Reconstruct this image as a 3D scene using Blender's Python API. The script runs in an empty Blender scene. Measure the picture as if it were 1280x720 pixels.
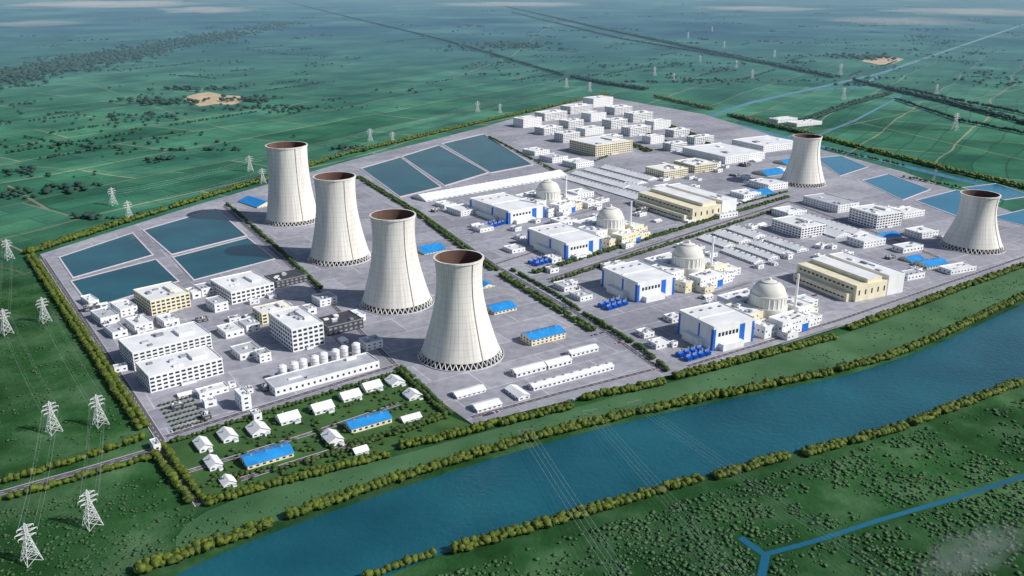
import bpy, bmesh, math, random
import numpy as np
from mathutils import Vector, noise
random.seed(7); rng=np.random.default_rng(5)
# The plan of the plant was measured off an oblique aerial survey sheet. G() rectifies sheet
# coordinates (u,v) to metres on the level ground (z=0); everything is then modelled in metres.
H=510.;F=1100.;TH=math.atan(385/F); c=math.cos(TH); s=math.sin(TH)
def G(u,v):
    d=v+25.; return (H*(u-640)/(c*d), H*(F-(v-360)*s/c)/d)
def hgt(v,vt):   # height in metres of a vertical edge from its sheet extent
    Y=G(0,v)[1]; t=(vt-360)/F
    return H-Y*(s+t*c)/(c-t*s)
sc=bpy.context.scene
# ---------- materials
def mat(name,col,rough=.8,var=.2,scale=.05,col2=None,metal=0,bump=0,zs=1,detail=4):
    m=bpy.data.materials.new(name); m.use_nodes=True; nt=m.node_tree; N=nt.nodes; L=nt.links
    b=N['Principled BSDF']; b.inputs['Roughness'].default_value=rough; b.inputs['Metallic'].default_value=metal
    g=N.new('ShaderNodeNewGeometry'); mp=N.new('ShaderNodeMapping'); mp.inputs['Scale'].default_value=(1,1,zs)
    L.new(g.outputs['Position'],mp.inputs['Vector'])
    n=N.new('ShaderNodeTexNoise'); n.inputs['Scale'].default_value=scale; n.inputs['Detail'].default_value=detail
    L.new(mp.outputs[0],n.inputs['Vector'])
    r=N.new('ShaderNodeValToRGB'); r.color_ramp.elements[0].position=.3; r.color_ramp.elements[1].position=.7
    c2=col2 or tuple(min(1,x*(1+var)) for x in col); c1=col if col2 else tuple(x*(1-var) for x in col)
    r.color_ramp.elements[0].color=(*c1,1); r.color_ramp.elements[1].color=(*c2,1)
    L.new(n.outputs['Fac'],r.inputs['Fac']); L.new(r.outputs[0],b.inputs['Base Color'])
    if bump:
        bp=N.new('ShaderNodeBump'); bp.inputs['Strength'].default_value=bump; bp.inputs['Distance'].default_value=1
        L.new(n.outputs['Fac'],bp.inputs['Height']); L.new(bp.outputs[0],b.inputs['Normal'])
    return m
M={}
M['white']=mat('white_wall',(.78,.79,.8),.7,.08,.08,zs=.3)
M['roofw']=mat('white_roof',(.74,.75,.77),.7,.12,.03)
M['roofg']=mat('grey_roof',(.42,.44,.48),.8,.2,.05)
M['cream']=mat('cream_wall',(.74,.68,.5),.8,.1,.07,zs=.3)
M['win']=mat('window_glass',(.03,.045,.07),.15,.3,.2)
M['blue']=mat('blue_cladding',(.012,.14,.6),.5,.15,.1)
M['bluer']=mat('blue_roof',(.015,.24,.6),.5,.2,.08)
M['dark']=mat('dark_cladding',(.05,.055,.065),.6,.25,.08)
M['grey']=mat('grey_equipment',(.25,.26,.28),.6,.25,.2)
M['tank']=mat('tank_paint',(.74,.75,.77),.45,.1,.2,zs=.3)
M['dome']=mat('containment_concrete',(.68,.67,.62),.75,.1,.06,zs=.3)
M['trunk']=mat('bark',(.08,.055,.035),.9,.2,.5)
M['leaf']=mat('hedge_foliage',(.03,.06,.004),.8,0,.15,col2=(.125,.165,.012))
M['leafm']=mat('plant_hedge_foliage',(.018,.05,.007),.8,0,.15,col2=(.06,.11,.016))
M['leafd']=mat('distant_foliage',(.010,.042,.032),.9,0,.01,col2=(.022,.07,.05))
M['bush']=mat('bush_foliage',(.028,.08,.026),.9,0,.02,col2=(.06,.125,.045))
M['steel']=mat('galvanised_steel',(.66,.68,.70),.5,.1,.3)
M['wire']=mat('cable',(.45,.5,.52),.5,.1,.3)
M['asph']=mat('asphalt',(.10,.10,.12),.85,.2,.05)
M['kerb']=mat('kerb_stone',(.58,.52,.56),.8,.1,.2)
M['line']=mat('road_paint',(.75,.75,.73),.7,.1,.2)
M['grass']=mat('lawn',(.02,.07,.014),.95,0,.03,col2=(.05,.13,.03),bump=.3,detail=6)
M['lawnl']=mat('bank_grass',(.024,.09,.03),.95,0,.012,col2=(.07,.17,.07),bump=.3,detail=6)
M['sand']=mat('bare_earth',(.5,.38,.25),.95,.2,.02)
M['track']=mat('earth_track',(.19,.2,.13),.95,.3,.01)
M['tyre']=mat('tyre_rubber',(.02,.02,.02),.9,.1,1)
M['red']=mat('red_paint',(.4,.03,.02),.4,.1,1)
def water(name,col,rough,sc_,st,col2,big=.004):
    m=mat(name,col,rough,0,big,col2=col2); nt=m.node_tree;N=nt.nodes;L=nt.links
    g=N.new('ShaderNodeNewGeometry'); n=N.new('ShaderNodeTexNoise'); n.inputs['Scale'].default_value=sc_; n.inputs['Detail'].default_value=5; n.inputs['Roughness'].default_value=.65
    L.new(g.outputs['Position'],n.inputs['Vector'])
    bp=N.new('ShaderNodeBump'); bp.inputs['Strength'].default_value=st; bp.inputs['Distance'].default_value=.9
    L.new(n.outputs['Fac'],bp.inputs['Height']); L.new(bp.outputs[0],N['Principled BSDF'].inputs['Normal'])
    return m
M['river']=water('river_water',(.004,.062,.09),.14,.13,1.,(.012,.115,.15),.006)
M['pool']=water('basin_water',(.004,.055,.075),.12,.2,.3,(.01,.10,.125),.01)
M['canal']=water('canal_water',(.012,.15,.26),.2,.1,.3,(.03,.2,.33))
M['ditch']=water('ditch_water',(.008,.09,.16),.2,.1,.3,(.015,.13,.22))
def paving():
    m=mat('concrete_paving',(.27,.275,.315),.85,0,.006,col2=(.39,.395,.44),detail=7); nt=m.node_tree;N=nt.nodes;L=nt.links
    b=N['Principled BSDF']; src=b.inputs['Base Color'].links[0].from_socket
    g=N.new('ShaderNodeNewGeometry'); mp=N.new('ShaderNodeMapping'); mp.inputs['Rotation'].default_value=(0,0,math.radians(-33)); mp.inputs['Scale'].default_value=(.01,.01,.01)
    L.new(g.outputs['Position'],mp.inputs['Vector'])
    br=N.new('ShaderNodeTexBrick'); br.inputs['Scale'].default_value=1; br.inputs['Brick Width'].default_value=1.1; br.inputs['Row Height'].default_value=.6; br.inputs['Mortar Size'].default_value=.01
    br.inputs['Color1'].default_value=(1,1,1,1); br.inputs['Color2'].default_value=(.76,.76,.79,1); br.inputs['Mortar'].default_value=(1.3,1.26,1.28,1)
    L.new(mp.outputs[0],br.inputs['Vector'])
    n2=N.new('ShaderNodeTexNoise'); n2.inputs['Scale'].default_value=.07; n2.inputs['Detail'].default_value=6; L.new(g.outputs['Position'],n2.inputs['Vector'])
    mr=N.new('ShaderNodeMapRange'); mr.inputs[1].default_value=.3; mr.inputs[2].default_value=.7; mr.inputs[3].default_value=.8; mr.inputs[4].default_value=1.15; L.new(n2.outputs['Fac'],mr.inputs[0])
    mx=N.new('ShaderNodeMix'); mx.data_type='RGBA'; mx.blend_type='MULTIPLY'; mx.inputs[0].default_value=1
    L.new(src,mx.inputs[6]); L.new(br.outputs['Color'],mx.inputs[7])
    m2=N.new('ShaderNodeMix'); m2.data_type='RGBA'; m2.blend_type='MULTIPLY'; m2.inputs[0].default_value=1
    L.new(mx.outputs[2],m2.inputs[6]); L.new(mr.outputs[0],m2.inputs[7]); L.new(m2.outputs[2],b.inputs['Base Color'])
    return m
M['pave']=paving()
def towermat():
    m=mat('tower_concrete',(.64,.62,.58),.85,0,.045,col2=(.80,.78,.73),zs=.12,detail=6); nt=m.node_tree;N=nt.nodes;L=nt.links
    b=N['Principled BSDF']; src=b.inputs['Base Color'].links[0].from_socket
    t=N.new('ShaderNodeTexCoord'); sp=N.new('ShaderNodeSeparateXYZ'); L.new(t.outputs['Object'],sp.inputs[0])
    def mth(op,a,b_=None,v=None):
        q=N.new('ShaderNodeMath'); q.operation=op; L.new(a,q.inputs[0])
        if b_ is not None: L.new(b_,q.inputs[1])
        if v is not None: q.inputs[1].default_value=v
        return q.outputs[0]
    a=mth('ARCTAN2',sp.outputs[1],sp.outputs[0]); a=mth('FRACT',mth('MULTIPLY',a,v=48/(2*math.pi))); a=mth('LESS_THAN',a,v=.12)
    z=mth('FRACT',mth('MULTIPLY',sp.outputs[2],v=1/9.)); z=mth('LESS_THAN',z,v=.1)
    k=mth('MAXIMUM',a,z); k=mth('MULTIPLY',k,v=.2)
    mx=N.new('ShaderNodeMix'); mx.data_type='RGBA'; L.new(k,mx.inputs[0]); L.new(src,mx.inputs[6]); mx.inputs[7].default_value=(.2,.2,.19,1)
    cb=N.new('ShaderNodeCombineXYZ'); L.new(mth('MULTIPLY',mth('ARCTAN2',sp.outputs[1],sp.outputs[0]),v=14.),cb.inputs[0]); L.new(mth('MULTIPLY',sp.outputs[2],v=.012),cb.inputs[2])
    ns=N.new('ShaderNodeTexNoise'); ns.inputs['Scale'].default_value=1.3; ns.inputs['Detail'].default_value=4; L.new(cb.outputs[0],ns.inputs['Vector'])
    mr=N.new('ShaderNodeMapRange'); mr.inputs[1].default_value=.35; mr.inputs[2].default_value=.65; mr.inputs[3].default_value=.84; mr.inputs[4].default_value=1.04; L.new(ns.outputs['Fac'],mr.inputs[0])
    m2=N.new('ShaderNodeMix'); m2.data_type='RGBA'; m2.blend_type='MULTIPLY'; m2.inputs[0].default_value=1; L.new(mx.outputs[2],m2.inputs[6]); L.new(mr.outputs[0],m2.inputs[7])
    L.new(m2.outputs[2],b.inputs['Base Color']); return m
M['tower']=towermat()
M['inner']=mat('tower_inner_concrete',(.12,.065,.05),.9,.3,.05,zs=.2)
def groundmat():
    m=bpy.data.materials.new('farmland'); m.use_nodes=True; nt=m.node_tree;N=nt.nodes;L=nt.links
    b=N['Principled BSDF']; b.inputs['Roughness'].default_value=1; b.inputs['Specular IOR Level'].default_value=.1
    g=N.new('ShaderNodeNewGeometry'); P=g.outputs['Position']
    def nz(scale,det=5,vec=P):
        n=N.new('ShaderNodeTexNoise'); n.inputs['Scale'].default_value=scale; n.inputs['Detail'].default_value=det; n.inputs['Roughness'].default_value=.6; L.new(vec,n.inputs['Vector']); return n.outputs['Fac']
    def ramp(f,els):
        r=N.new('ShaderNodeValToRGB'); cr=r.color_ramp
        while len(cr.elements)<len(els): cr.elements.new(.5)
        for e,(p,col) in zip(cr.elements,els): e.position=p; e.color=(*col,1)
        L.new(f,r.inputs['Fac']); return r.outputs[0]
    def mix(f,a,b_,bt='MIX'):
        x=N.new('ShaderNodeMix'); x.data_type='RGBA'; x.blend_type=bt
        if isinstance(f,float): x.inputs[0].default_value=f
        else: L.new(f,x.inputs[0])
        L.new(a,x.inputs[6]); L.new(b_,x.inputs[7]); return x.outputs[2]
    sp=N.new('ShaderNodeSeparateXYZ'); L.new(P,sp.inputs[0])
    def mr(v,a,b_):
        q=N.new('ShaderNodeMapRange'); q.inputs[1].default_value=a; q.inputs[2].default_value=b_; L.new(v,q.inputs[0]); return q.outputs[0]
    near=ramp(nz(.012,9),[(.3,(.010,.042,.010)),(.48,(.024,.085,.027)),(.7,(.08,.16,.08))])
    big=ramp(nz(.0028,3),[(.38,(.55,.62,.6)),(.62,(1.25,1.2,1.15))])
    near=mix(1.,near,big,'MULTIPLY')
    nw=N.new('ShaderNodeTexNoise'); nw.inputs['Scale'].default_value=.0012; nw.inputs['Detail'].default_value=2; L.new(P,nw.inputs['Vector'])
    va=N.new('ShaderNodeVectorMath'); va.operation='MULTIPLY_ADD'; L.new(nw.outputs['Color'],va.inputs[0]); va.inputs[1].default_value=(160,160,0); L.new(P,va.inputs[2])
    mp=N.new('ShaderNodeMapping'); mp.inputs['Rotation'].default_value=(0,0,math.radians(-58)); mp.inputs['Scale'].default_value=(.01,.01,.01); L.new(va.outputs[0],mp.inputs['Vector'])
    def brick(w,h,mo,c1,c2,cm):
        br=N.new('ShaderNodeTexBrick'); br.inputs['Scale'].default_value=1; br.inputs['Brick Width'].default_value=w; br.inputs['Row Height'].default_value=h; br.inputs['Mortar Size'].default_value=mo; br.inputs['Mortar Smooth'].default_value=.3
        br.inputs['Color1'].default_value=(*c1,1); br.inputs['Color2'].default_value=(*c2,1); br.inputs['Mortar'].default_value=(*cm,1); L.new(mp.outputs[0],br.inputs['Vector']); return br.outputs['Color']
    fld=brick(6.3,2.6,.04,(.032,.135,.082),(.065,.215,.14),(.24,.25,.17))
    fn=ramp(nz(.0035,9),[(.3,(.42,.5,.55)),(.5,(.97,.97,.97)),(.7,(1.6,1.45,1.35))])
    fld=mix(1.,fld,fn,'MULTIPLY')
    fld=mix(.85,fld,brick(1.7,.8,.03,(1.1,1.1,1.1),(.7,.78,.8),(.55,.6,.6)),'MULTIPLY')
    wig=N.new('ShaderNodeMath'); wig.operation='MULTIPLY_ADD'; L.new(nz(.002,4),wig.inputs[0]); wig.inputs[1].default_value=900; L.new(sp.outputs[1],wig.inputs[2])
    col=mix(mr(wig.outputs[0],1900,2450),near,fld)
    far=ramp(nz(.0007,9),[(.35,(.012,.06,.11)),(.5,(.03,.11,.15)),(.64,(.07,.19,.2))])  # blue-teal distance haze painted into the ground colour, blended in along Y
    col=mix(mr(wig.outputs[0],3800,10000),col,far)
    L.new(col,b.inputs['Base Color'])
    bp=N.new('ShaderNodeBump'); bp.inputs['Strength'].default_value=.5; bp.inputs['Distance'].default_value=3; L.new(nz(.09,4),bp.inputs['Height']); L.new(bp.outputs[0],b.inputs['Normal'])
    return m
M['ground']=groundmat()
def vol(name,dens,col=(.82,.92,1)):
    m=bpy.data.materials.new(name); m.use_nodes=True; nt=m.node_tree; nt.nodes.clear()
    o=nt.nodes.new('ShaderNodeOutputMaterial'); v=nt.nodes.new('ShaderNodeVolumeScatter'); v.inputs['Density'].default_value=dens; v.inputs['Color'].default_value=(*col,1); v.inputs['Anisotropy'].default_value=.0
    nt.links.new(v.outputs[0],o.inputs['Volume']); return m
M['haze']=vol('haze_air',6.5e-5,(.42,.74,1)); M['mist']=vol('mist_air',5e-4,(.95,.98,1)); M['mistn']=vol('low_mist_air',9e-3)
# ---------- mesh helpers
class MB:
    def __init__(S): S.v=[];S.f=[];S.m=[];S.ms=[]
    def mi(S,k):
        if k not in S.ms: S.ms.append(k)
        return S.ms.index(k)
    def face(S,pts,k):
        n=len(S.v); S.v+=[tuple(p) for p in pts]; S.f.append(tuple(range(n,n+len(pts)))); S.m.append(S.mi(k))
    def box(S,cx,cy,z0,lx,ly,h,k,top=None):
        x0,x1,y0,y1,z1=cx-lx/2,cx+lx/2,cy-ly/2,cy+ly/2,z0+h
        q=[(x0,y0),(x1,y0),(x1,y1),(x0,y1)]
        for i in range(4):
            a,b=q[i],q[(i+1)%4]; S.face([(*a,z0),(*b,z0),(*b,z1),(*a,z1)],k)
        S.face([(*p,z1) for p in q],top or k)
    def rev(S,prof,k,n=32,cx=0,cy=0):
        for i in range(len(prof)-1):
            (r0,z0),(r1,z1)=prof[i],prof[i+1]
            for j in range(n):
                a=2*math.pi*j/n;b=2*math.pi*(j+1)/n
                p=[(cx+r0*math.cos(a),cy+r0*math.sin(a),z0),(cx+r0*math.cos(b),cy+r0*math.sin(b),z0),(cx+r1*math.cos(b),cy+r1*math.sin(b),z1),(cx+r1*math.cos(a),cy+r1*math.sin(a),z1)]
                if r1<.01: p=p[:3]
                S.face(p,k)
    def beam(S,a,b,w,k):
        a=Vector(a);b=Vector(b);d=(b-a).normalized(); u=d.cross(Vector((0,0,1)))
        if u.length<.05: u=Vector((1,0,0))
        u=u.normalized()*w/2; v=d.cross(u).normalized()*w/2
        o=[u+v,u-v,-u-v,-u+v]
        for i in range(4): S.face([a+o[i],b+o[i],b+o[(i+1)%4],a+o[(i+1)%4]],k)
    def mesh(S,name,smooth=False):
        me=bpy.data.meshes.new(name); me.from_pydata(S.v,[],S.f)
        for k in S.ms: me.materials.append(M[k])
        me.polygons.foreach_set('material_index',S.m)
        if smooth:
            bm=bmesh.new(); bm.from_mesh(me); bmesh.ops.remove_doubles(bm,verts=bm.verts,dist=.01)
            for f in bm.faces: f.smooth=True
            bm.to_mesh(me); bm.free()
            me.set_sharp_from_angle(angle=math.radians(35))
        me.update(); return me
    def obj(S,name,loc=(0,0,0),rot=0,smooth=False):
        return put(S.mesh(name,smooth),name,loc,rot)
def put(me,name,loc=(0,0,0),rot=0):
    o=bpy.data.objects.new(name,me); sc.collection.objects.link(o); o.location=loc; o.rotation_euler=(0,0,rot); return o
def sheet(name,pts,z,k,slab=0):
    b=MB(); b.face([(x,y,z) for x,y in pts],k)
    if slab:
        n=len(pts)
        for i in range(n):
            p,q=pts[i],pts[(i+1)%n]; b.face([(*p,z-slab),(*q,z-slab),(*q,z),(*p,z)],'kerb')
    o=b.obj(name); me=o.data
    if me.polygons[0].normal.z<0: me.flip_normals()
    return o
def P(st):
    a=[float(t) for t in st.split()]; return [G(a[i],a[i+1]) for i in range(0,len(a),2)]
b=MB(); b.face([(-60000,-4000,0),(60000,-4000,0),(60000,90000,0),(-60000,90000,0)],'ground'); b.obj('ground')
sheet('site_paving',P("50 318 250 255 440 200 600 160 745 119 880 143 1000 180 1130 215 1320 285 1320 318 1060 405 845 467 590 530 505 470 205 553"),.4,'pave',.4)
def smooth(pts,it=2):
    for _ in range(it):
        o=[]
        for i in range(len(pts)):
            a,b=pts[i],pts[(i+1)%len(pts)]; o+=[(a[0]*.75+b[0]*.25,a[1]*.75+b[1]*.25),(a[0]*.25+b[0]*.75,a[1]*.25+b[1]*.75)]
        pts=o
    return pts
sheet('river',smooth(P("110 790 215 718 350 662 500 610 660 560 810 520 1040 474 1100 457 1170 432 1290 374 1500 290 1600 350 1290 474 1130 530 980 568 860 600 560 686 400 760")),.3,'river')
sheet('river_bank',smooth(P("250 632 490 572 560 552 830 480 1045 425 1290 328 1500 245 1500 290 1290 366 1170 422 1100 448 1040 462 800 512 655 550 350 650 200 700")),.15,'lawnl')
sheet('residential_lawn',P("203 556 505 461 562 520 590 532 500 560 262 628"),.5,'grass')
for t,k in [(a,'pool') for a in ["75 322 165 292 190 319 92 347","180 288 270 262 307 295 215 318","90 352 194 325 222 352 115 385","217 322 309 298 342 324 243 350",
 "452 211 500 197 550 234 500 246","503 196 548 182 609 216 556 232","553 180 605 168 665 206 613 216"]]+[(a,'canal') for a in [
 "1020 198 1050 195 1084 209 1050 220","1078 226 1110 218 1162 237 1128 250","1145 251 1195 238 1248 252 1198 271","1203 235 1245 230 1290 245 1255 250","1240 272 1290 260 1290 285"]]:
    p=P(t); o=sheet('water_basin',p,.7,k)
    b=MB(); n=len(p); cx=sum(q[0] for q in p)/n; cy=sum(q[1] for q in p)/n
    for i in range(n):
        q=p[i]; r=p[(i+1)%n]
        ex=lambda w:(w[0]+(w[0]-cx)*.04,w[1]+(w[1]-cy)*.04)
        a2,b2=ex(q),ex(r)
        b.face([(*q,.7),(*r,.7),(*r,1.4),(*q,1.4)],'kerb'); b.face([(*q,1.4),(*r,1.4),(*b2,1.4),(*a2,1.4)],'kerb'); b.face([(*a2,1.4),(*b2,1.4),(*b2,.4),(*a2,.4)],'kerb')
    w=b.obj('basin_wall'); w.parent=o
def ribbon(name,pts,w,z,k,kerb=False):
    b=MB(); pts=[Vector(p) for p in pts]; n=len(pts); nr=[]
    for i in range(n):
        d=(pts[min(i+1,n-1)]-pts[max(i-1,0)]).normalized(); nr.append(Vector((-d.y,d.x)))
    def strip(o0,o1,z0,z1,k):
        for i in range(n-1):
            p=[pts[i]+nr[i]*o0,pts[i]+nr[i]*o1,pts[i+1]+nr[i+1]*o1,pts[i+1]+nr[i+1]*o0]
            b.face([(p[3].x,p[3].y,z0),(p[2].x,p[2].y,z1),(p[1].x,p[1].y,z1),(p[0].x,p[0].y,z0)],k)
    strip(w/2,-w/2,z,z,k)
    if kerb:
        for sg in (1,-1):
            strip(sg*(w/2+.8),sg*w/2,z+.14,z+.14,'kerb'); strip(sg*w/2,sg*w/2,z+.14,z,'kerb')
        for i in range(n-1):
            L=(pts[i+1]-pts[i]).length; d=(pts[i+1]-pts[i])/L; q=Vector((-d.y,d.x))*.2; t=4
            while t<L-4:
                a=pts[i]+d*t;e=a+d*5; b.face([(*(a-q),z+.01),(*(e-q),z+.01),(*(e+q),z+.01),(*(a+q),z+.01)],'line'); t+=12
    return b.obj(name)
for t,w,z in [("-40 628 90 592 200 560",9,.3),("200 560 222 592 250 632",8,.3),("54 324 128 436 202 552",8,.62),("520 262 620 333 740 403 830 466",9,.63),("684 350 800 312 985 252",9,.64),
  ("280 258 395 362 500 462",8,.65),("208 546 350 502 498 456",8,.62),("620 330 690 308",7,.66),("300 600 420 562 545 524",7,.66),("235 590 380 545 500 505",6,.67),("985 252 1120 300 1180 325",8,.66),("590 522 700 492 825 460",7,.66),("860 458 1050 400 1290 318",7,.67),("610 170 700 215 760 250",7,.66)]:
    ribbon('road',P(t),w,z,'asph',True)
for t,w in [("870 150 940 128 1100 92 1290 27",34),("1020 112 1070 110 1100 95",30),("905 152 1040 186 1290 246",34),("1000 178 1070 150 1130 118",14)]:
    ribbon('canal',P(t),w,.2,'canal')
ribbon('canal',P("1290 592 1190 624 1100 650 1020 676 957 693"),6,.2,'ditch'); ribbon('canal',P("925 672 945 686 957 695 950 730"),8,.22,'ditch')
for t,w in [("10 232 60 262",8),("100 100 240 150 300 165",5),("1020 165 1280 110",6),("1060 150 1280 200",6),("0 205 120 214 230 216",5),("60 330 0 300",5),("560 100 640 70 700 20",8)]:
    ribbon('dirt_track',P(t),w,.15,'track')
for t in ["228 122 246 117 262 115 282 119 300 120 306 126 290 131 270 130 250 133 238 128","1075 76 1096 72 1116 71 1130 74 1118 79 1100 81"]: sheet('bare_ground',P(t),.16,'sand')
# ---------- trees
def ico(sub):
    bm=bmesh.new(); bmesh.ops.create_icosphere(bm,subdivisions=sub,radius=1); v=np.array([q.co[:] for q in bm.verts]); f=np.array([[w.index for w in q.verts] for q in bm.faces]); bm.free(); return v,f
def variants(sub,n):
    out=[]
    for i in range(n):
        v,f=ico(sub); w=v.copy()
        for j,p in enumerate(v):
            k=1+.5*noise.noise(Vector(p*1.9)+Vector((i*7.3,0,0)))+.4*noise.noise(Vector(p*4.5)+Vector((0,i*5.1,0)))+rng.uniform(-.12,.12)
            w[j]=p*k
        w[:,2]=w[:,2]*.85
        if sub>1:
            m=60; d=rng.normal(size=(m,3)); d/=np.linalg.norm(d,axis=1)[:,None]; d[:,2]=np.abs(d[:,2])-.2
            cc=d*rng.uniform(.9,1.25,(m,1)); tri=(cc[:,None,:]+rng.normal(scale=.12,size=(m,3,3))).reshape(-1,3)
            f=np.vstack([f,np.arange(m*3).reshape(-1,3)+len(w)]); w=np.vstack([w,tri])
        out.append((w,f))
    return out
V2=variants(2,8); V1=variants(1,8)
def trees(name,items,matk,lod_y=1900,trunk=True):
    vs=[];fs=[];off=0
    for (x,y,r,h) in items:
        V=V2 if y<lod_y else V1
        v,f=V[rng.integers(8)]
        a=rng.uniform(0,6.28); ca,sa=math.cos(a),math.sin(a)
        R=np.array([[ca,-sa,0],[sa,ca,0],[0,0,1]])
        vv=(v*np.array([r,r,h*.44]))@R.T+np.array([x,y,h*.55])
        vs.append(vv);fs.append(f+off);off+=len(vv)
        if trunk and y<lod_y:
            t=np.array([[r*.09,0,0],[-r*.05,r*.08,0],[-r*.05,-r*.08,0],[0,0,h*.6]])+np.array([x,y,0])
            vs.append(t); fs.append(np.array([[0,1,3],[1,2,3],[2,0,3]])+off); off+=4
    v=np.vstack(vs).astype(np.float32); f=np.vstack(fs).astype(np.int32)
    me=bpy.data.meshes.new(name); me.vertices.add(len(v)); me.vertices.foreach_set('co',v.ravel())
    me.loops.add(f.size); me.loops.foreach_set('vertex_index',f.ravel())
    me.polygons.add(len(f)); me.polygons.foreach_set('loop_start',np.arange(0,f.size,3,dtype=np.int32))
    me.materials.append(M[matk]); me.update(calc_edges=True); me.validate()
    return put(me,name)
def row(name,pts,r,h,sp,matk='leaf',two=0):
    it=[]
    for (a,b) in zip(pts[:-1],pts[1:]):
        a=np.array(a);b=np.array(b);L=np.linalg.norm(b-a); d=(b-a)/L; q=np.array([-d[1],d[0]])
        for o in ([0] if not two else [-two/2,two/2]):
            t=0
            while t<L:
                if rng.random()>.04:
                    p=a+d*(t+rng.uniform(-.2,.2)*sp)+q*(o+rng.uniform(-.12,.12)*sp); k=rng.uniform(.75,1.25)
                    it.append((p[0],p[1],r*k,h*rng.uniform(.75,1.25)))
                t+=sp
    return trees(name,it,matk)
rows=[
("176 716 342 657",4.3,10,6.5,6),("362 648 500 600 655 552 795 518",4.3,10,6.5,5),("800 517 1040 467",4.3,10,6.5,5),("1050 464 1110 448 1175 422 1300 362",4.3,10,6.5,5),
("460 724 543 696",4.3,9,6.5,0),("568 690 720 646 872 602",4.3,9,6.5,5),("895 598 985 572",4.3,9,6.5,5),("1008 569 1130 536",4.3,9,6.5,5),("1140 531 1275 480",4.3,9,6.5,5),
("262 630 380 598 488 570",3.8,9,6,5),("503 560 560 548 640 528 715 510",4,9,6.3,6),("728 500 832 480",4.2,9,6.3,5),("845 473 1045 423",4.2,9,6.3,6),("1062 412 1300 326",4.2,9,6.3,6),
("38 322 120 445 180 538",4.3,9,6.5,8),("205 560 256 630",4,8,6.3,0),("192 568 240 632",4,8,6.3,0),
("-20 612 90 580 182 549",4.3,9,6.5,0),("-20 634 100 600 202 570",4.3,9,6.5,0),
("35 318 140 284 250 250 345 222 430 194 500 178 600 154 680 136 760 118",5.5,12,9,10),
("820 122 855 130 892 138",7,14,10,8),("915 145 1000 166 1100 192 1195 216 1300 240",6.5,13,10,10)]
for t,r,h,sp,tw in rows: row('tree_row',P(t),r,h,sp,'leaf',tw)
rows=[("284 256 340 305 402 362",4,7,7,0),("448 222 520 266 620 340",4,7,7,8),("628 345 740 414",4,7,7,7),("742 400 800 436 836 466",4,7,7,0),("640 338 690 366 760 412",3.5,6,7,0),
("668 342 800 302 900 272 985 247",4,7,7,6),("692 353 800 318 975 262",4,7,7,0),
("500 462 560 520",3.5,7,6,6),("210 556 350 512 500 466",3,6,6,0),("440 560 556 522",3.5,7,6,6),("345 590 440 562",3.2,6,6,0),("395 535 425 575",3,5,6,0),("280 600 345 585",3,5,6,0),
("1030 186 1130 208",5,9,10,0),("1130 222 1200 236",5,9,10,0),("880 178 905 190",5,9,9,0),("780 178 812 190",6,9,9,14),("835 158 872 172",6,9,9,14),("810 168 838 180",6,9,9,0),("612 172 700 218",4,7,9,0),("700 218 760 196",4,7,9,0),("905 262 985 240",4,7,9,0)]
for t,r,h,sp,tw in rows: row('hedge_row',P(t),r,h,sp,'leafm',tw)
far=[("330 -5 420 18 560 52 640 76 705 95",11,16,17,0),("715 97 760 106 810 113",11,18,15,20),("630 8 760 38 900 68 1045 98",13,20,22,30),("640 16 780 50 1000 88",12,18,26,0),
("1070 102 1180 128 1300 160",11,17,17,20),("1125 112 1300 148",11,17,19,0),("1000 155 1060 132 1112 118",9,15,13,20),("1120 125 1200 152 1290 170",8,14,14,0),("910 145 960 158 1020 172",7,13,12,0)]
for t,r,h,sp,tw in far: row('tree_row',P(t),r,h,sp,'leafd',tw)
it=[]
def clump(x,y,n,sx,sy,r):
    X,Y=G(x,y)
    for i in range(n):
        k=rng.uniform(.6,1.3); it.append((X+rng.normal()*sx,Y+rng.normal()*sy,r*k,r*1.3*k))
clump(210,128,60,90,60,13);clump(245,112,50,110,50,13);clump(310,125,40,60,60,12);clump(640,58,120,200,200,16);clump(350,136,50,90,40,10);clump(1075,72,80,120,120,15);clump(440,187,25,40,30,8);clump(90,235,20,30,40,9);clump(20,245,30,40,30,9);clump(30,215,12,30,20,9);clump(120,272,18,40,12,8)
for i in range(260):
    x=rng.uniform(-30,1310); y=rng.uniform(8,230) if x<560 else rng.uniform(5,110)
    if x<640 and y>190-(x-250)*.25: continue
    clump(x,y,int(rng.integers(3,16)),rng.uniform(20,140),rng.uniform(8,90),rng.uniform(4,9)+225/(y+25))
for i in range(420):
    t=rng.uniform(0,1); x=-20+t*380; yy=98-x*.19+rng.normal()*3.5*(1.3-t)
    if yy>3 and rng.random()<.85: clump(x,yy,5,110,60,13)
for i in range(70):
    x=rng.uniform(-20,1300); y=rng.uniform(20,200) if x<500 else rng.uniform(10,105)
    if x<640 and y>180-(x-250)*.25: continue
    X,Y=G(x,y); a=math.radians(58 if rng.random()<.6 else 148); L=rng.uniform(150,600); t=0
    while t<L:
        it.append((X+math.cos(a)*t+rng.normal()*3,Y+math.sin(a)*t+rng.normal()*3,rng.uniform(4,8),rng.uniform(6,11))); t+=rng.uniform(8,26)
trees('distant_trees',it,'leafd',0,False)
def inpoly(x,y,p):
    r=False;j=len(p)-1
    for i in range(len(p)):
        if (p[i][1]>y)!=(p[j][1]>y) and x<(p[j][0]-p[i][0])*(y-p[i][1])/(p[j][1]-p[i][1])+p[i][0]: r=not r
        j=i
    return r
keep=[P("1290 592 1100 650 957 693"),P("925 672 957 695 950 730")]
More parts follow.
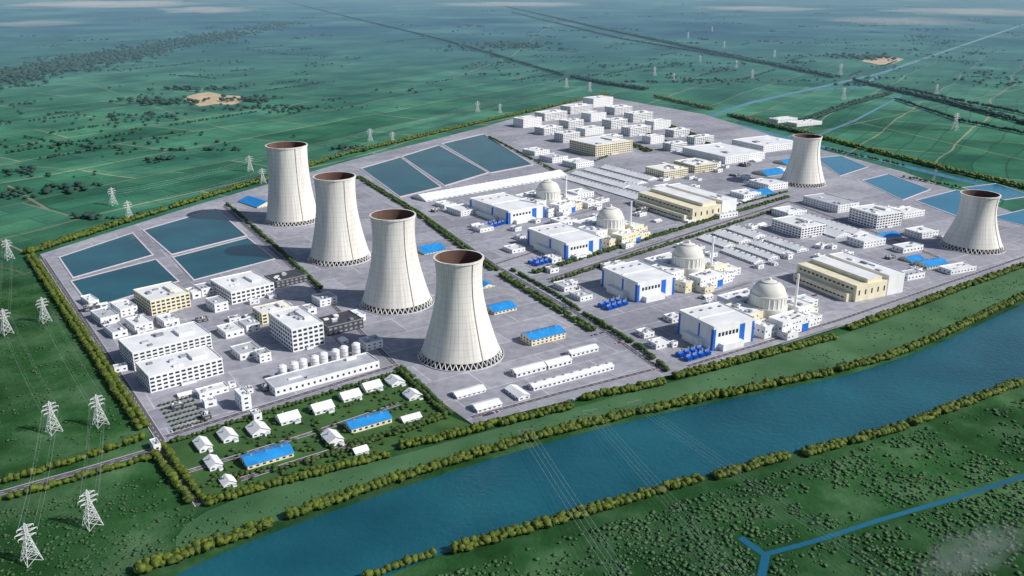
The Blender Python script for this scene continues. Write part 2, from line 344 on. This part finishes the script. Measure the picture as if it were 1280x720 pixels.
def nearseg(x,y,d):
    for pl in keep:
        for a,b_ in zip(pl[:-1],pl[1:]):
            vx,vy=b_[0]-a[0],b_[1]-a[1]; t=max(0,min(1,((x-a[0])*vx+(y-a[1])*vy)/(vx*vx+vy*vy)))
            if math.hypot(x-a[0]-t*vx,y-a[1]-t*vy)<d: return True
    return False
def scatter(name,poly,n,r0,r1,matk='bush',thr=0):
    p=P(poly); xs=[q[0] for q in p]; ys=[q[1] for q in p]; it=[]
    while len(it)<n:
        x=rng.uniform(min(xs),max(xs)); y=rng.uniform(min(ys),max(ys))
        if not inpoly(x,y,p) or nearseg(x,y,7): continue
        if noise.noise(Vector((x*.012,y*.012,0)))+.6*noise.noise(Vector((x*.05,y*.05,3)))<thr-rng.uniform(0,.45): continue
        r=r0+(r1-r0)*rng.random()**2.5; it.append((x,y,r,r*.75))
    trees(name,it,matk,0,False)
scatter('undergrowth',"500 735 900 612 1010 580 1300 492 1400 735 960 735",6500,.7,3,'bush',.05)
scatter('undergrowth',"-40 650 210 590 250 640 330 660 180 710 100 740 -60 740",1200,.7,2.4,'bush',.05)
scatter('undergrowth',"-60 330 30 330 180 545 -60 600",1300,.7,2.4,'bush',.12)
scatter('bank_shrubs',"262 640 830 488 1045 432 1290 336 1290 360 1170 418 1040 458 800 508 350 646",700,.6,1.8,'bush',.0)
# ---------- cooling towers
def cooling(x,y,yt,topr):
    X,Y=G(x,y); Ht=hgt(y,yt); rb=59.; rt=rb*topr*.93; zt=Ht*.8
    a=zt/math.sqrt((rb/rt)**2-1); R=lambda z: rt*math.sqrt(1+((z-zt)/a)**2)
    b=MB(); z0=9; N=44; pr=[(R(z0+(Ht-z0)*i/N),z0+(Ht-z0)*i/N) for i in range(N+1)]
    b.rev(pr,'tower',96)
    b.rev([(pr[-1][0]+1,Ht-2.5),(pr[-1][0]+1,Ht),(pr[-1][0],Ht)],'tower',96)
    b.rev([(pr[-1][0]+.05,Ht-2.5),(pr[-1][0]+1,Ht-2.5)],'tower',96)
    b.rev([(pr[-1][0],Ht),(pr[-1][0]-1.6,Ht)],'tower',96)
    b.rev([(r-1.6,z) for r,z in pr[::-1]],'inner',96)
    o=b.obj('cooling_tower',(X,Y,0),0,True)
    b=MB(); n=44
    for i in range(n):
        a0=2*math.pi*i/n; a1=2*math.pi*(i+.5)/n; a2=2*math.pi*(i+1)/n; r1=rb+1; r0=pr[0][0]-.8
        for q,w in ((a0,a1),(a2,a1)): b.beam((r1*math.cos(q),r1*math.sin(q),.4),(r0*math.cos(w),r0*math.sin(w),9.3),1.1,'tower')
    d=b.obj('support_columns'); d.parent=o
    b=MB(); b.rev([(rb-6,.5),(rb-6,6),(rb-12,8),(0,8)],'dark',48); b.rev([(rb+3.5,.4),(rb+3.5,2),(rb+2.6,2),(rb+2.6,1)],'kerb',64); b.rev([(rb+2.6,1),(rb-6,1)],'pool',64)
    d=b.obj('basin'); d.parent=o
    b=MB()
    for i in range(24):
        z=z0+(Ht-z0)*i/24; z2=z0+(Ht-z0)*(i+1)/24
        b.beam((R(z)*.6+.35,-R(z)*.8-.4,z),(R(z2)*.6+.35,-R(z2)*.8-.4,z2),.7,'grey')
    d=b.obj('ladder'); d.parent=o
for q in [(366,275,181,.79),(425,322,220,.68),(496,378,268,.63),(576,443,321,.585),(1003,229,170,.63),(1214,308,242,.61)]: cooling(*q)
# ---------- buildings
def windows(b,lx,ly,z0,h,st=4.2,bay=6.5,k='win',fw=.55,fh=.5):
    ns=max(1,min(5,int(h/st))); sh=h/ns
    for ax,(L,D) in enumerate(((lx,ly),(ly,lx))):
        nb=max(1,min(30,int(L/bay))); bw=L/nb
        for sg in (-1,1):
            d=sg*(D/2+.12)
            for i in range(nb):
                u0=-L/2+bw*(i+.5-fw/2);u1=u0+bw*fw
                for j in range(ns):
                    a=z0+sh*j+sh*(.5-fh/2);e=a+sh*fh
                    p=[(u0,d,a),(u1,d,a),(u1,d,e),(u0,d,e)] if ax==0 else [(d,u0,a),(d,u1,a),(d,u1,e),(d,u0,e)]
                    b.face(p,k)
def flatroof(b,lx,ly,h,wall,n=4,cx=0,cy=0):
    t=.7
    b.box(cx,cy-ly/2+t/2,h,lx,t,1.3,wall);b.box(cx,cy+ly/2-t/2,h,lx,t,1.3,wall);b.box(cx-lx/2+t/2,cy,h,t,ly-2*t,1.3,wall);b.box(cx+lx/2-t/2,cy,h,t,ly-2*t,1.3,wall)
    for i in range(n):
        w=random.uniform(.05,.13)*lx+1; d=random.uniform(.05,.13)*ly+1
        b.box(cx+random.uniform(-.36,.36)*lx,cy+random.uniform(-.36,.36)*ly,h+.01*i+.01,w,d,random.uniform(1.2,3.4),random.choice(['white','grey','roofg']))
def gable(b,lx,ly,z,rise,k,wall,ov=1.):
    if lx>=ly:
        x=lx/2+ov;y=ly/2+ov
        b.face([(-x,-y,z),(x,-y,z),(x,0,z+rise),(-x,0,z+rise)],k);b.face([(x,y,z),(-x,y,z),(-x,0,z+rise),(x,0,z+rise)],k)
        for sg in(-1,1): b.face([(sg*lx/2,-ly/2,z),(sg*lx/2,ly/2,z),(sg*lx/2,0,z+rise)],wall)
    else:
        x=lx/2+ov;y=ly/2+ov
        b.face([(x,-y,z),(x,y,z),(0,y,z+rise),(0,-y,z+rise)],k);b.face([(-x,y,z),(-x,-y,z),(0,-y,z+rise),(0,y,z+rise)],k)
        for sg in(-1,1): b.face([(-lx/2,sg*ly/2,z),(lx/2,sg*ly/2,z),(0,sg*ly/2,z+rise)],wall)
names=dict(h='turbine_hall',c='machine_hall',o='office_building',k='administration_building',w='service_building',s='warehouse',r='house',b='blue_roofed_workshop',d='switchgear_building',g='gatehouse')
occ=[]
def bld(st,X,Y,lx,ly,rot,h):
    b=MB(); occ.append((X,Y,max(lx,ly)/2,min(lx,ly)/2))
    if st in 'ok':
        wl='white' if st=='o' else 'cream'
        b.box(0,0,0,lx,ly,h,wl,'roofw'); windows(b,lx,ly,.5,h-1.2,5,8,fw=.66,fh=.52); flatroof(b,lx,ly,h,wl,5)
        if h>14: b.box(lx*.25,0,h,lx*.2,ly*.4,4,wl,'roofw')
        b.box(0,-ly/2-2,0,lx*.2,4,3.6,wl,'roofg')
    elif st in 'wg':
        b.box(0,0,0,lx,ly,h,'white',random.choice(['roofw','roofw','roofg'])); windows(b,lx,ly,.5,h-1,5,8,fw=.35,fh=.35); flatroof(b,lx,ly,h,'white',3)
    elif st=='d':
        b.box(0,0,0,lx,ly,h,'dark','dark'); windows(b,lx,ly,.5,h-1,5,8,'grey'); flatroof(b,lx,ly,h,'grey',6)
    elif st in 'srb':
        rk='bluer' if st=='b' else 'roofw'; wl='cream' if st=='b' else 'white'
        rise=min(lx,ly)*(.26 if st=='r' else .16)+.6; hh=max(2.5,h-rise)
        b.box(0,0,0,lx,ly,hh,wl); gable(b,lx,ly,hh,rise,rk,wl); windows(b,lx,ly,.3,hh-.5,4,7,fw=.45,fh=.45)
        if st=='r':
            b.box(lx*.28,-ly/2-2.5,0,lx*.3,5,hh*.6,'white','roofg'); b.box(-lx*.2,ly*.12,hh,1.4,1.4,rise+1,'grey')
        if max(lx,ly)>50:
            n=int(max(lx,ly)/14)
            for i in range(n):
                u=(-.5+(i+.5)/n)*max(lx,ly)
                if lx>=ly: b.box(u,0,hh+rise-.4,3,2,1.6,'grey')
                else: b.box(0,u,hh+rise-.4,2,3,1.6,'grey')
    elif st=='h':
        b.box(0,0,0,lx,ly,h,'white','roofw'); flatroof(b,lx,ly,h,'white',0)
        b.box(0,0,h,lx*.86,2.4,1.4,'white','roofw')
        for i in range(4): b.box((-.35+.23*i)*lx,ly*.3,h,4,4,1.6,'grey')
        for u,w in ((-.47,.05),(.2,.12),(.47,.05)):
            for sg in(-1,1): b.box(u*lx,sg*(ly/2+.2),0,w*lx,.5,h*.9,'blue')
        for u,w in ((-.47,.05),(-.1,.04),(.47,.05)):
            for sg in(-1,1): b.box(sg*(lx/2+.2),u*ly,0,.5,w*ly,h*.9,'blue')
        for i in range(6):
            u=(-.38+i*.085)*lx
            b.face([(u,-ly/2-.15,h*.55),(u+.055*lx,-ly/2-.15,h*.55),(u+.055*lx,-ly/2-.15,h*.72),(u,-ly/2-.15,h*.72)],'win')
        b.box(-lx*.1,-ly/2-5,0,lx*.5,10,h*.28,'white','roofw'); b.box(-lx/2-5,0,0,10,ly*.45,h*.35,'white','roofw')
    elif st=='c':
        b.box(-lx*.18,0,0,lx*.64,ly,h*.8,'cream','cream'); b.box(-lx*.1,0,h*.8,lx*.3,ly*.94,h*.2,'cream','roofw'); b.box(lx*.33,0,0,lx*.34,ly,h*.98,'white','roofw')
        flatroof(b,lx*.34,ly,h*.98,'white',4,lx*.33,0)
        b.box(-lx*.56,0,0,lx*.12,ly*.9,h*.4,'cream','cream'); n=14
        for i in range(n):
            u=(-.5+(i+.5)/n)*ly
            b.box(-lx*.5-.35,u,h*.42,.7,1.4,h*.36,'cream')
            if i<n-1:
                b.face([(-lx*.5-.1,u+2,h*.54),(-lx*.5-.1,u+ly/n-2,h*.54),(-lx*.5-.1,u+ly/n-2,h*.64),(-lx*.5-.1,u+2,h*.64)],'win')
                b.face([(-lx*.62-.1,u*.9+1.5,h*.14),(-lx*.62-.1,u*.9+ly/n-2,h*.14),(-lx*.62-.1,u*.9+ly/n-2,h*.22),(-lx*.62-.1,u*.9+1.5,h*.22)],'win')
        for i in range(5):
            u=(-.45+i*.13)*lx; b.face([(u,-ly/2-.12,h*.3),(u+lx*.03,-ly/2-.12,h*.3),(u+lx*.03,-ly/2-.12,h*.55),(u,-ly/2-.12,h*.55)],'win')
    return b.obj(names[st],(X,Y,.4),rot)
def slopeA(x,y): return (y+320)/(x+409)
def px(st,x,y,wB,wA,hp):
    Fp=Vector(G(x,y)); R=Vector(G(x+wB,y-.29*wB)); L_=Vector(G(x-wA,y-wA*slopeA(x,y)))
    e1=R-Fp;e2=L_-Fp; a1=math.atan2(e1.y,e1.x);a2=math.atan2(e2.y,e2.x); dev=a2-a1-math.pi/2
    C=Fp+(e1+e2)/2; return st,C.x,C.y,e1.length,e2.length,a1+dev/2,hgt(y,y-hp)
BL="""h 632 283 38 34 16|h 705 327 38 38 20|h 795 380 42 38 24|h 890 440 48 40 29|c 862 280 44 52 20|c 1068 380 52 66 25|s 548 258 140 12 7
k 188 397 46 14 18|o 168 466 95 14 22|o 188 493 90 14 20|o 288 383 50 18 15|o 365 442 38 24 28|k 328 407 38 9 13|d 410 422 42 14 11|d 345 362 36 10 8|w 345 497 128 12 9
w 125 408 22 8 8|w 150 398 20 8 9|w 140 425 18 8 7|w 168 418 22 8 9|w 205 412 18 7 8|w 252 372 14 6 9|w 268 392 16 8 10|w 282 425 22 9 7|w 300 452 26 10 7|w 308 418 16 8 9|w 325 455 14 6 10|w 250 500 36 5 6|w 303 515 12 8 18|w 318 528 10 5 8|w 110 385 12 6 6
w 400 385 20 8 8|w 440 405 16 8 7|w 458 440 20 8 9|w 385 395 10 6 7|w 240 375 10 6 7|g 193 566 9 5 8
r 250 567 16 8 9|r 263 590 16 8 9|r 280 555 18 8 9|r 316 548 22 8 10|r 352 533 24 8 10|r 394 520 24 8 10|r 430 504 22 8 9|r 458 492 20 8 9|r 490 485 16 8 8|r 512 502 16 8 8|r 412 560 18 10 11|r 445 570 16 6 6|r 505 530 22 6 5|r 280 610 16 6 5
b 310 588 58 10 10|b 440 543 50 10 10|s 572 500 35 8 6|s 597 517 30 9 7|s 646 473 36 8 8|s 648 502 14 16 7|s 686 463 28 8 8|s 715 448 32 7 7|s 668 490 98 7 7
b 618 395 26 12 8|b 665 434 40 13 12|b 603 362 14 8 5|b 530 320 24 12 6|b 318 262 20 12 6|b 575 345 16 8 5
w 575 272 18 12 6|w 600 292 14 8 4|w 555 262 12 8 4|w 690 330 10 8 5|w 640 318 14 9 4|w 700 285 18 9 6|w 735 262 14 9 6
k 745 198 32 20 14|w 905 208 34 36 9|w 955 193 30 26 8|k 830 226 22 16 10|k 868 218 20 18 9|w 1000 160 18 8 4|w 975 155 14 7 4
s 770 238 11 44 4|s 786 233 11 44 4|s 755 243 11 40 4|s 802 228 11 40 4|s 790 252 14 28 5|s 810 246 14 28 5|w 835 245 14 14 6|w 720 212 16 11 6|w 690 205 14 10 6|w 668 196 13 9 5
s 940 332 12 34 6|s 958 327 12 34 6|s 976 322 12 34 6|s 994 317 12 34 6|s 903 312 14 26 6|s 922 306 14 26 6|s 940 300 14 26 6|o 1000 300 24 30 13|o 1095 288 24 28 17|w 1045 268 20 34 9|s 1040 300 18 56 7|s 1062 297 14 56 7|w 1130 275 20 14 7|w 960 240 18 18 7|w 930 250 16 13 5|w 985 275 18 16 7|w 900 275 18 12 5
b 1160 338 22 16 7|b 1140 330 14 14 5|b 945 248 18 14 4|b 960 222 16 14 4|b 1105 302 18 14 6|b 985 208 16 12 3|w 1190 345 26 14 5|w 1130 318 20 12 6|w 1150 300 18 16 7|w 1080 312 22 18 8|w 1135 352 18 12 6
w 725 378 14 12 5|w 705 366 14 12 5|w 820 438 16 10 6|w 805 424 12 10 5|w 840 405 14 10 5|w 1000 388 20 14 8|w 905 348 18 12 8|w 790 300 16 12 6|w 722 250 16 10 6|w 760 340 12 8 5"""
for t in BL.replace('\n','|').split('|'):
    q=t.split(); bld(*px(q[0],*map(float,q[1:])))
for i in range(4):
    for j in range(6):
        if (i,j) in ((0,4),(0,5),(1,4),(1,5),(0,3)): continue
        bld(*px('o' if (i+j)%3 else 'w',655+i*30+j*25+random.uniform(-2,2),161-i*8.5+j*9.3,13+random.uniform(-2,4),6.5,8+random.uniform(0,3)))
# ---------- reactors
def frame(x,y):
    a=G(x,y); e=G(x+20,y-5.8); return a[0],a[1],math.atan2(e[1]-a[1],e[0]-a[0])
def reactor(x,y):
    X,Y,rot=frame(x,y); b=MB()
    pr=[(31,0),(31,30),(27.5,30),(27.5,46),(28.2,46),(28.2,48.5),(26.5,48.5)]+[(26*math.cos(t),48.5+21*math.sin(t)) for t in [i*math.pi/20 for i in range(0,11)]]
    pr[-1]=(0.,69.5); b.rev(pr,'dome',48)
    b.rev([(2.5,69),(2.5,73),(0,74)],'white',12); b.rev([(13,66.6),(13.4,67.4),(12.6,67.4)],'grey',36)
    for i in range(24):
        a=i*math.pi/12; b.box(27.9*math.cos(a),27.9*math.sin(a),30,1.1,1.1,16,'white')
    o=b.obj('containment_dome',smooth=True)
    b=MB()
    for cx,cy,lx,ly,h in [(-48,6,34,52,30),(-4,-46,58,28,24),(50,-4,36,62,26),(-6,50,70,36,30),(-44,-36,28,26,18),(44,-46,30,20,15),(78,-10,18,40,14),(52,50,30,28,36),(-22,-66,24,12,10),(70,-38,14,16,9)]:
        w=random.choice(['white','white','cream']); b.box(cx,cy,0,lx,ly,h,w,'roofw'); flatroof(b,lx,ly,h,w,6,cx,cy)
        n=int(lx/7)
        for i in range(n):
            for j in range(int(h/7)):
                if (i*3+j*5+int(cx))%4==0: continue
                u=cx-lx/2+(i+.3)*lx/n; z=3+j*7; b.face([(u,cy-ly/2-.12,z),(u+2.6,cy-ly/2-.12,z),(u+2.6,cy-ly/2-.12,z+2.4),(u,cy-ly/2-.12,z+2.4)],'win')
        n=int(ly/8)
        for i in range(n):
            u=cy-ly/2+(i+.3)*ly/n; b.face([(cx-lx/2-.12,u,h*.5),(cx-lx/2-.12,u+3,h*.5),(cx-lx/2-.12,u+3,h*.66),(cx-lx/2-.12,u,h*.66)],'win')
    b.box(20,-60.2,0,14,.6,12,'blue'); b.box(68.2,8,6,.6,10,14,'blue')
    for yy in (-80,-84): b.beam((-60,yy,4),(80,yy,4),1,'grey')
    for i in range(12): b.beam((-60+i*12.7,-82,0),(-60+i*12.7,-82,4),.6,'grey')
    b.rev([(2.2,0),(1.8,80),(0,80)],'white',12,34,-26)
    for q in ((88,26),(88,40),(74,34)): b.rev([(5.5,0),(5.5,10),(0,12)],'tank',20,*q)
    e=bpy.data.objects.new('reactor_building',None); sc.collection.objects.link(e); e.location=(X,Y,.4); e.rotation_euler=(0,0,rot); occ.append((X,Y,80,80))
    d=b.obj('auxiliary_blocks'); d.parent=e; o.parent=e
for q in [(685,262),(762,299),(858,350),(957,402)]: reactor(*q)
b=MB()
b.box(0,0,0,9,5,1,'grey');b.box(0,0,1,7,4,4.5,'blue')
for i in range(6): b.box(-3+i*1.2,-2.9,1.2,.4,1.4,3.8,'blue');b.box(-3+i*1.2,2.9,1.2,.4,1.4,3.8,'blue')
for i in range(3): b.rev([(.4,5.5),(.3,8),(0,8.1)],'white',8,-2+i*2,0)
b.rev([(1,6),(1,9),(0,9.2)],'grey',10,3.6,1)
tm=b.mesh('transformer')
for x,y in [(608,283),(664,330),(752,384),(850,446)]:
    for i in range(4):
        for j in range(2):
            X,Y,r=frame(x,y); X+=i*12*math.cos(r)+j*16*math.sin(r); Y+=i*12*math.sin(r)-j*16*math.cos(r)
            o=put(tm,'transformer',(X,Y,.4),r); o.scale=(1.25,1.6,1.2)
b=MB(); b.rev([(6,0),(6,18),(6.3,18),(6.3,18.6),(5.8,18.6),(4,20.5),(0,21.3)],'tank',28); b.rev([(6.15,6),(6.3,6.3),(6.15,6.6)],'grey',28); b.rev([(6.15,12),(6.3,12.3),(6.15,12.6)],'grey',28)
for i in range(18): b.box(6.6,0,i+.3,.5,1.1,.15,'grey')
b.box(6.9,.6,0,.12,.12,19,'grey');b.box(6.9,-.6,0,.12,.12,19,'grey')
km=b.mesh('storage_tank',True)
for i in range(8):
    X,Y=G(354+i*12.8+(i%2)*2,474-i*4.1); put(km,'storage_tank',(X,Y,.4),i)
for x,y in [(720,300),(726,298),(820,350),(828,348),(915,395),(480,275),(1020,350),(1030,346),(640,255),(180,430),(190,427)]:
    X,Y=G(x,y); o=put(km,'storage_tank',(X,Y,.4)); o.scale=(.8,.8,.6)
for poly,n in [("540 262 690 222 960 250 690 340",20),("700 352 980 265 1180 330 850 455",26),("90 392 240 352 380 370 490 450 210 540",24),("760 215 880 180 990 215 900 265",20),("1010 250 1180 300 1250 310 1080 240",12)]:
    p=P(poly); xs=[q[0] for q in p]; ys=[q[1] for q in p]; k=0; tr=0
    while k<n and tr<4000:
        tr+=1; x=rng.uniform(min(xs),max(xs)); y=rng.uniform(min(ys),max(ys))
        if not inpoly(x,y,p): continue
        if any((x-a)**2+(y-b_)**2<(r1*.9+9)**2 for a,b_,r1,_ in occ): continue
        sc_=1+(y-1200)/1600
        bld(random.choice('wwswd'),x,y,rng.uniform(8,20)*sc_,rng.uniform(7,13)*sc_*1.1,math.radians(33 if y<1700 else 42),rng.uniform(3.5,8)); k+=1
# parked cars
def carmesh(body):
    b=MB(); side=[(-2.2,.35),(2.2,.35),(2.25,.8),(1.3,.95),(-2.2,1.0)]
    cab=[(-1.9,1.0),(1.2,.95),(.5,1.45),(-1.4,1.45)]
    for prof,w,k in ((side,.88,body),(cab,.74,'win')):
        n=len(prof)
        for sg in (-1,1): b.face([(x,sg*w,z) for x,z in (prof if sg<0 else prof[::-1])],k)
        for i in range(n):
            (x0,z0),(x1,z1)=prof[i],prof[(i+1)%n]; b.face([(x0,-w,z0),(x0,w,z0),(x1,w,z1),(x1,-w,z1)],k if not(k=='win' and z0>1.4 and z1>1.4) else body)
    for x in (-1.35,1.35):
        for sg in (-1,1):
            b.face([(x+.34*math.cos(a*.7854),sg*.9,.34+.34*math.sin(a*.7854)) for a in range(8)],'tyre')
    return b.mesh('parked_car')
cms=[carmesh(k) for k in ('white','grey','dark','red','blue')]
for x,y,n in [(605,520,8),(700,505,10),(770,430,8),(560,352,7),(385,478,10),(590,292,6),(680,290,6),(705,385,8),(1010,372,8),(870,300,6),(215,540,9),(740,420,8),(930,425,8),(455,455,6)]:
    X,Y,r=frame(x,y)
    for i in range(n):
        if rng.random()<.8: put(cms[rng.integers(5)],'parked_car',(X+i*3*math.cos(r),Y+i*3*math.sin(r),.4),r+math.pi/2)
b=MB(); b.rev([(.16,0),(.1,9),(0,9.05)],'steel',8); b.beam((0,0,8.9),(1.9,0,9.3),.14,'steel'); b.box(2.2,0,9.2,.9,.35,.15,'grey')
lm=b.mesh('street_lamp')
for t in ["520 262 620 333 740 403 830 466","684 350 800 312 985 252","590 520 700 490 825 458","54 324 128 436 202 552"]:
    pl=P(t)
    for a,e in zip(pl[:-1],pl[1:]):
        L=math.dist(a,e); d=((e[0]-a[0])/L,(e[1]-a[1])/L); k=10
        while k<L: put(lm,'street_lamp',(a[0]+d[0]*k+d[1]*6,a[1]+d[1]*k-d[0]*6,.4),math.atan2(d[1],d[0])+math.pi/2); k+=45
it=[]
for i in range(8):
    for j in range(7):
        X,Y=G(200+i*5.5+j*3.2,508-i*1.6+j*5); it.append((X,Y,2.2,3.5))
trees('shrub_bed',it,'leafm',0,False)
it=[]; pp=P("205 556 505 463 560 520 500 556 262 624")
for i in range(700):
    x=rng.uniform(-330,-60); y=rng.uniform(780,1120)
    if inpoly(x,y,pp) and not any((x-a)**2+(y-b_)**2<(r1+2)**2 for a,b_,r1,_ in occ): it.append((x,y,rng.uniform(1.3,2.6),rng.uniform(2.5,5)))
trees('garden_trees',it,'leafm',2300,True)
# ---------- pylons
b=MB(); hw=lambda z:6*(1-z/30)+1.2 if z<30 else 1.2
zs=[0,8,15,21,26,30,34,38,41]
for i in range(len(zs)-1):
    a,e=zs[i],zs[i+1]; wa,we=hw(a),(hw(e) if e<41 else .1)
    ca=[(-wa,-wa),(wa,-wa),(wa,wa),(-wa,wa)];ce=[(-we,-we),(we,-we),(we,we),(-we,we)]
    for j in range(4):
        k=(j+1)%4
        b.beam((*ca[j],a),(*ce[j],e),.5,'steel'); b.beam((*ca[j],a),(*ce[k],e),.32,'steel'); b.beam((*ca[k],a),(*ce[j],e),.32,'steel'); b.beam((*ce[j],e),(*ce[k],e),.3,'steel')
for z,w in ((26,8),(31,10),(36,7.5)):
    for sg in(-1,1):
        for d in(-1,1): b.beam((sg*1.2,d*1.1,z),(sg*w,0,z+.6),.35,'steel')
        b.beam((sg*1.2,0,z+2.6),(sg*w,0,z+.6),.35,'steel'); b.beam((sg*w,0,z+.6),(sg*w,0,z-1.8),.3,'steel')
pm=b.mesh('transmission_tower')
K={}
for x,y,s_ in [(68,540,1),(126,531,1),(116,657,1),(40,701,1),(12,324,1),(9,417,1),(57,402,1),(142,256,1.05),(162,274,1.05),(313,214,1.1),(329,229,1),(463,177,1.1),(491,180,1),(597,140,1.1),(625,142,1),(708,110,1.2),(737,115,1.2),(818,95,1.3),(842,102,1.1),(860,48,1.4),(875,78,1.2),(905,60,1.3),(920,85,1.2),(968,72,1.3),(1050,95,1.7),(1193,163,1.6),(1170,118,1.2),(890,40,1.4),(1054,125,1.4),(940,98,1.2)]:
    X,Y=G(x,y); o=put(pm,'transmission_tower',(X,Y,0),.9 if x<200 else .5); o.scale=(s_,)*3; K[(x,y)]=(X,Y)
def wires(A,B,offs,r=.14,sag=8,q=.5,z0=0,z1=0):
    cu=bpy.data.curves.new('power_line','CURVE'); cu.dimensions='3D'; cu.bevel_depth=r; cu.bevel_resolution=0
    for ox,oz in offs:
        s_=cu.splines.new('POLY'); s_.points.add(16)
        for i in range(17):
            t=i/16; s_.points[i].co=(A[0]+(B[0]-A[0])*t+ox*math.cos(q),A[1]+(B[1]-A[1])*t+ox*math.sin(q),z0+(z1-z0)*t+oz-sag*4*t*(1-t),1)
    cu.materials.append(M['wire']); o=bpy.data.objects.new('power_line',cu); sc.collection.objects.link(o)
of=[(-8,24.5),(8,24.5),(-10,29.5),(10,29.5),(-7.5,34.5),(7.5,34.5)]
for a,e in [((40,701),(68,540)),((116,657),(126,531)),((68,540),(9,417)),((126,531),(57,402)),((9,417),(12,324)),((142,256),(313,214)),((162,274),(329,229)),((313,214),(463,177)),((329,229),(491,180)),((463,177),(597,140)),((491,180),(625,142)),((597,140),(708,110)),((625,142),(737,115))]:
    wires(K[a],K[e],of,.045 if K[a][1]<1500 else .06,7,.9 if a[0]<200 else .5)
b=MB()
for x in (-9,9): b.rev([(.4,0),(.25,11),(0,11.1)],'grey',8,x,0)
b.beam((-10,0,10.6),(10,0,10.6),.35,'grey')
for x in (-8,-3,3,8): b.beam((x,0,10.5),(x,0,9.2),.2,'grey')
gm=b.mesh('line_gantry')
for (x0,y0),(dx,dy) in [((657,547),(150,-520)),((737,522),(190,-600)),((792,511),(330,-640))]:
    A=G(x0,y0); B=(A[0]+dx,A[1]+dy); q=math.atan2(dy,dx)+math.pi/2
    put(gm,'line_gantry',(A[0],A[1],0),q); put(pm,'transmission_tower',(B[0],B[1],0),q)
    wires(A,B,[(-8,9),(-3,9),(3,9),(8,9)],.12,5,q,0,20)
# ---------- haze over the far plain and low mist
b=MB(); b.box(0,48000,.5,110000,90000,260,'haze'); b.face([(-55000,3000,.5),(-55000,93000,.5),(55000,93000,.5),(55000,3000,.5)],'haze'); b.obj('haze')
def mist(lst,k):
    for X,Y,rx,ry,rz in lst:
        bm=bmesh.new(); bmesh.ops.create_icosphere(bm,subdivisions=4,radius=1)
        for v in bm.verts:
            kk=1+.5*noise.noise(v.co*2.2+Vector((X*.001,Y*.001,0)))+.25*noise.noise(v.co*6); v.co=Vector((v.co.x*rx*kk,v.co.y*ry*kk,v.co.z*rz*kk))
        me=bpy.data.meshes.new('mist_bank'); bm.to_mesh(me); bm.free(); me.materials.append(M[k]); put(me,'mist_bank',(X,Y,1.7*rz+1),.4)
mist([(*G(130,9),1700,2400,35),(*G(260,16),700,1500,28),(*G(40,34),600,600,22),(*G(1120,32),700,900,30),(*G(1220,20),1100,1400,36),(*G(950,14),900,1200,26),(*G(640,8),1400,1500,26)],'mist')
mist([(*G(1215,700),45,26,5),(*G(1250,680),35,20,4),(*G(1190,715),40,18,4)],'mistn')
# ---------- light, sky, camera
az=math.radians(104); el=math.radians(38)
sv=Vector((math.sin(az)*math.cos(el),math.cos(az)*math.cos(el),math.sin(el)))
l=bpy.data.lights.new('sun','SUN'); l.energy=4.7; l.angle=math.radians(.6); l.color=(1,.96,.9)
o=bpy.data.objects.new('sun',l); sc.collection.objects.link(o); o.rotation_euler=(-sv).to_track_quat('-Z','Y').to_euler()
w=bpy.data.worlds.new('World'); sc.world=w; w.use_nodes=True; nt=w.node_tree
sk=nt.nodes.new('ShaderNodeTexSky'); sk.sky_type='NISHITA'; sk.sun_disc=False; sk.sun_elevation=el; sk.sun_rotation=az
nt.links.new(sk.outputs[0],nt.nodes['Background'].inputs[0]); nt.nodes['Background'].inputs[1].default_value=.09
cam=bpy.data.cameras.new('camera'); cam.sensor_width=36; cam.lens=F/1280*36; cam.clip_start=1; cam.clip_end=150000
o=bpy.data.objects.new('camera',cam); sc.collection.objects.link(o); o.location=(0,0,H); o.rotation_euler=(math.pi/2-TH,0,0); sc.camera=o
sc.view_settings.view_transform='Standard'; sc.view_settings.look='None'; sc.view_settings.exposure=0
